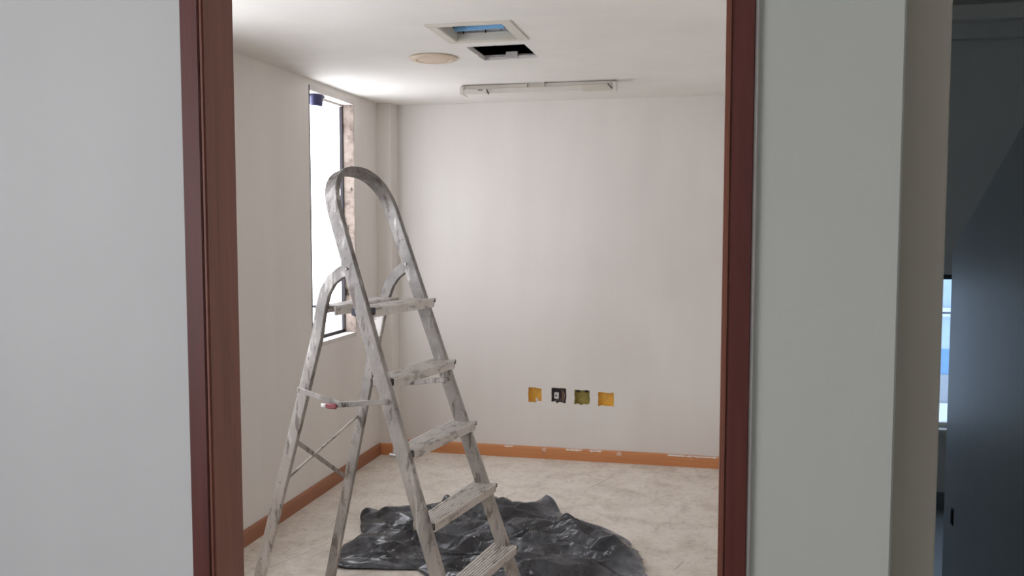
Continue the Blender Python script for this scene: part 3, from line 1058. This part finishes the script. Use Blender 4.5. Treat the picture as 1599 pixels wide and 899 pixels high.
bx(bm, -0.062, 0.045, -0.012, 0.013, -0.004, 0.0)
bx(bm, -0.062, -0.056, -0.012, 0.012, -0.022, -0.005)
bx(bm, 0.039, 0.045, -0.012, 0.012, -0.022, -0.005)
link('hanger_clip', bm, 'socket_white', fix, True, 0.001)

# framed opening with a blue pipe behind it
hx, hy = (HA[0] + HA[1]) / 2, (HA[2] + HA[3]) / 2
hat = thing('ceiling_frame', 'square beige trim frame set in a ceiling opening, blue pipe showing inside', 'ceiling frame', (hx, hy, ZC))
ox, oy = 0.181, 0.181
ix, iy = (HA[1] - HA[0]) / 2, (HA[3] - HA[2]) / 2


def mitre(name, pts):
    bm = bmesh.new()
    lo = [bm.verts.new((x, y, -0.006)) for x, y in pts]
    hi = [bm.verts.new((x, y, 0.0)) for x, y in pts]
    bm.faces.new(lo)
    bm.faces.new(hi)
    for i in range(4):
        bm.faces.new((lo[i], lo[(i + 1) % 4], hi[(i + 1) % 4], hi[i]))
    return link(name, bm, 'trim_beige', hat, True, 0.0015)


mitre('flange', [(-ox, -oy), (ox, -oy), (ix, -iy), (-ix, -iy)])
mitre('flange', [(-ox, oy), (-ix, iy), (ix, iy), (ox, oy)])
mitre('flange', [(-ox, -oy), (-ix, -iy), (-ix, iy), (-ox, oy)])
mitre('flange', [(ox, -oy), (ox, oy), (ix, iy), (ix, -iy)])
for nm, b in (('throat', (-ix, ix, iy - 0.004, iy + 0.004, -0.003, 0.030)), ('throat', (-ix, ix, -iy - 0.004, -iy + 0.004, -0.003, 0.030)),
              ('throat', (-ix - 0.004, -ix + 0.004, -iy, iy, -0.003, 0.040)), ('throat', (ix - 0.004, ix + 0.004, -iy, iy, -0.003, 0.030))):
    bm = bmesh.new()
    bx(bm, *b)
    link(nm, bm, 'trim_beige', hat)
bm = bmesh.new()
bx(bm, -ix - 0.02, ix + 0.02, iy + 0.004, iy + 0.02, 0.03, 0.046)
link('board_edge', bm, 'gypsum', hat)
for x, z in ((-0.105, 0.026), (-0.005, 0.026), (0.065, 0.036), (-0.045, 0.038)):
    bm = bmesh.new()
    cyl(bm, (x, iy - 0.004, z), (0, 0, 1), 0.0028, 0.018 if z < 0.03 else 0.008, 8)
    link('nail', bm, 'black', hat)
pipe = thing('pipe', 'blue plastic pipe lying inside the framed ceiling opening', 'pipe', (-1.005, 3.800, ZC + 0.050))
bm = bmesh.new()
cyl(bm, (-0.110, 0, -0.003), (1, 0, 0.03), 0.019, 0.215, 24)
link('tube', bm, 'blue_pipe', pipe, True)
bm = bmesh.new()
cyl(bm, (0.088, 0, 0.003), (1, 0, 0.03), 0.021, 0.022, 24)
link('collar', bm, 'blue_pipe', pipe, True)

# round cover
disc = thing('ceiling_speaker', 'round beige plastic cover on the ceiling beside the two square openings', 'ceiling cover', (-1.342, 4.20, ZC))


def lathe(name, prof, mat, parent, n=48):
    bm = bmesh.new()
    rings = []
    for r, z in prof:
        rings.append([bm.verts.new((r * math.cos(2 * math.pi * i / n), r * math.sin(2 * math.pi * i / n), z)) for i in range(n)])
    for a, b in zip(rings, rings[1:]):
        for i in range(n):
            bm.faces.new((a[i], a[(i + 1) % n], b[(i + 1) % n], b[i]))
    bm.faces.new(rings[0])
    bm.faces.new(rings[-1])
    return link(name, bm, mat, parent, True)


disc.name = 'ceiling_cover'
lathe('rim', [(0.110, 0), (0.117, -0.003), (0.117, -0.008), (0.106, -0.013), (0.084, -0.014), (0.082, -0.010), (0.078, -0.010)], 'beige_plastic', disc)
lathe('centre_plate', [(0.080, -0.008), (0.078, -0.013), (0.0701, -0.015), (0.01, -0.0155)], 'beige_plastic', disc)
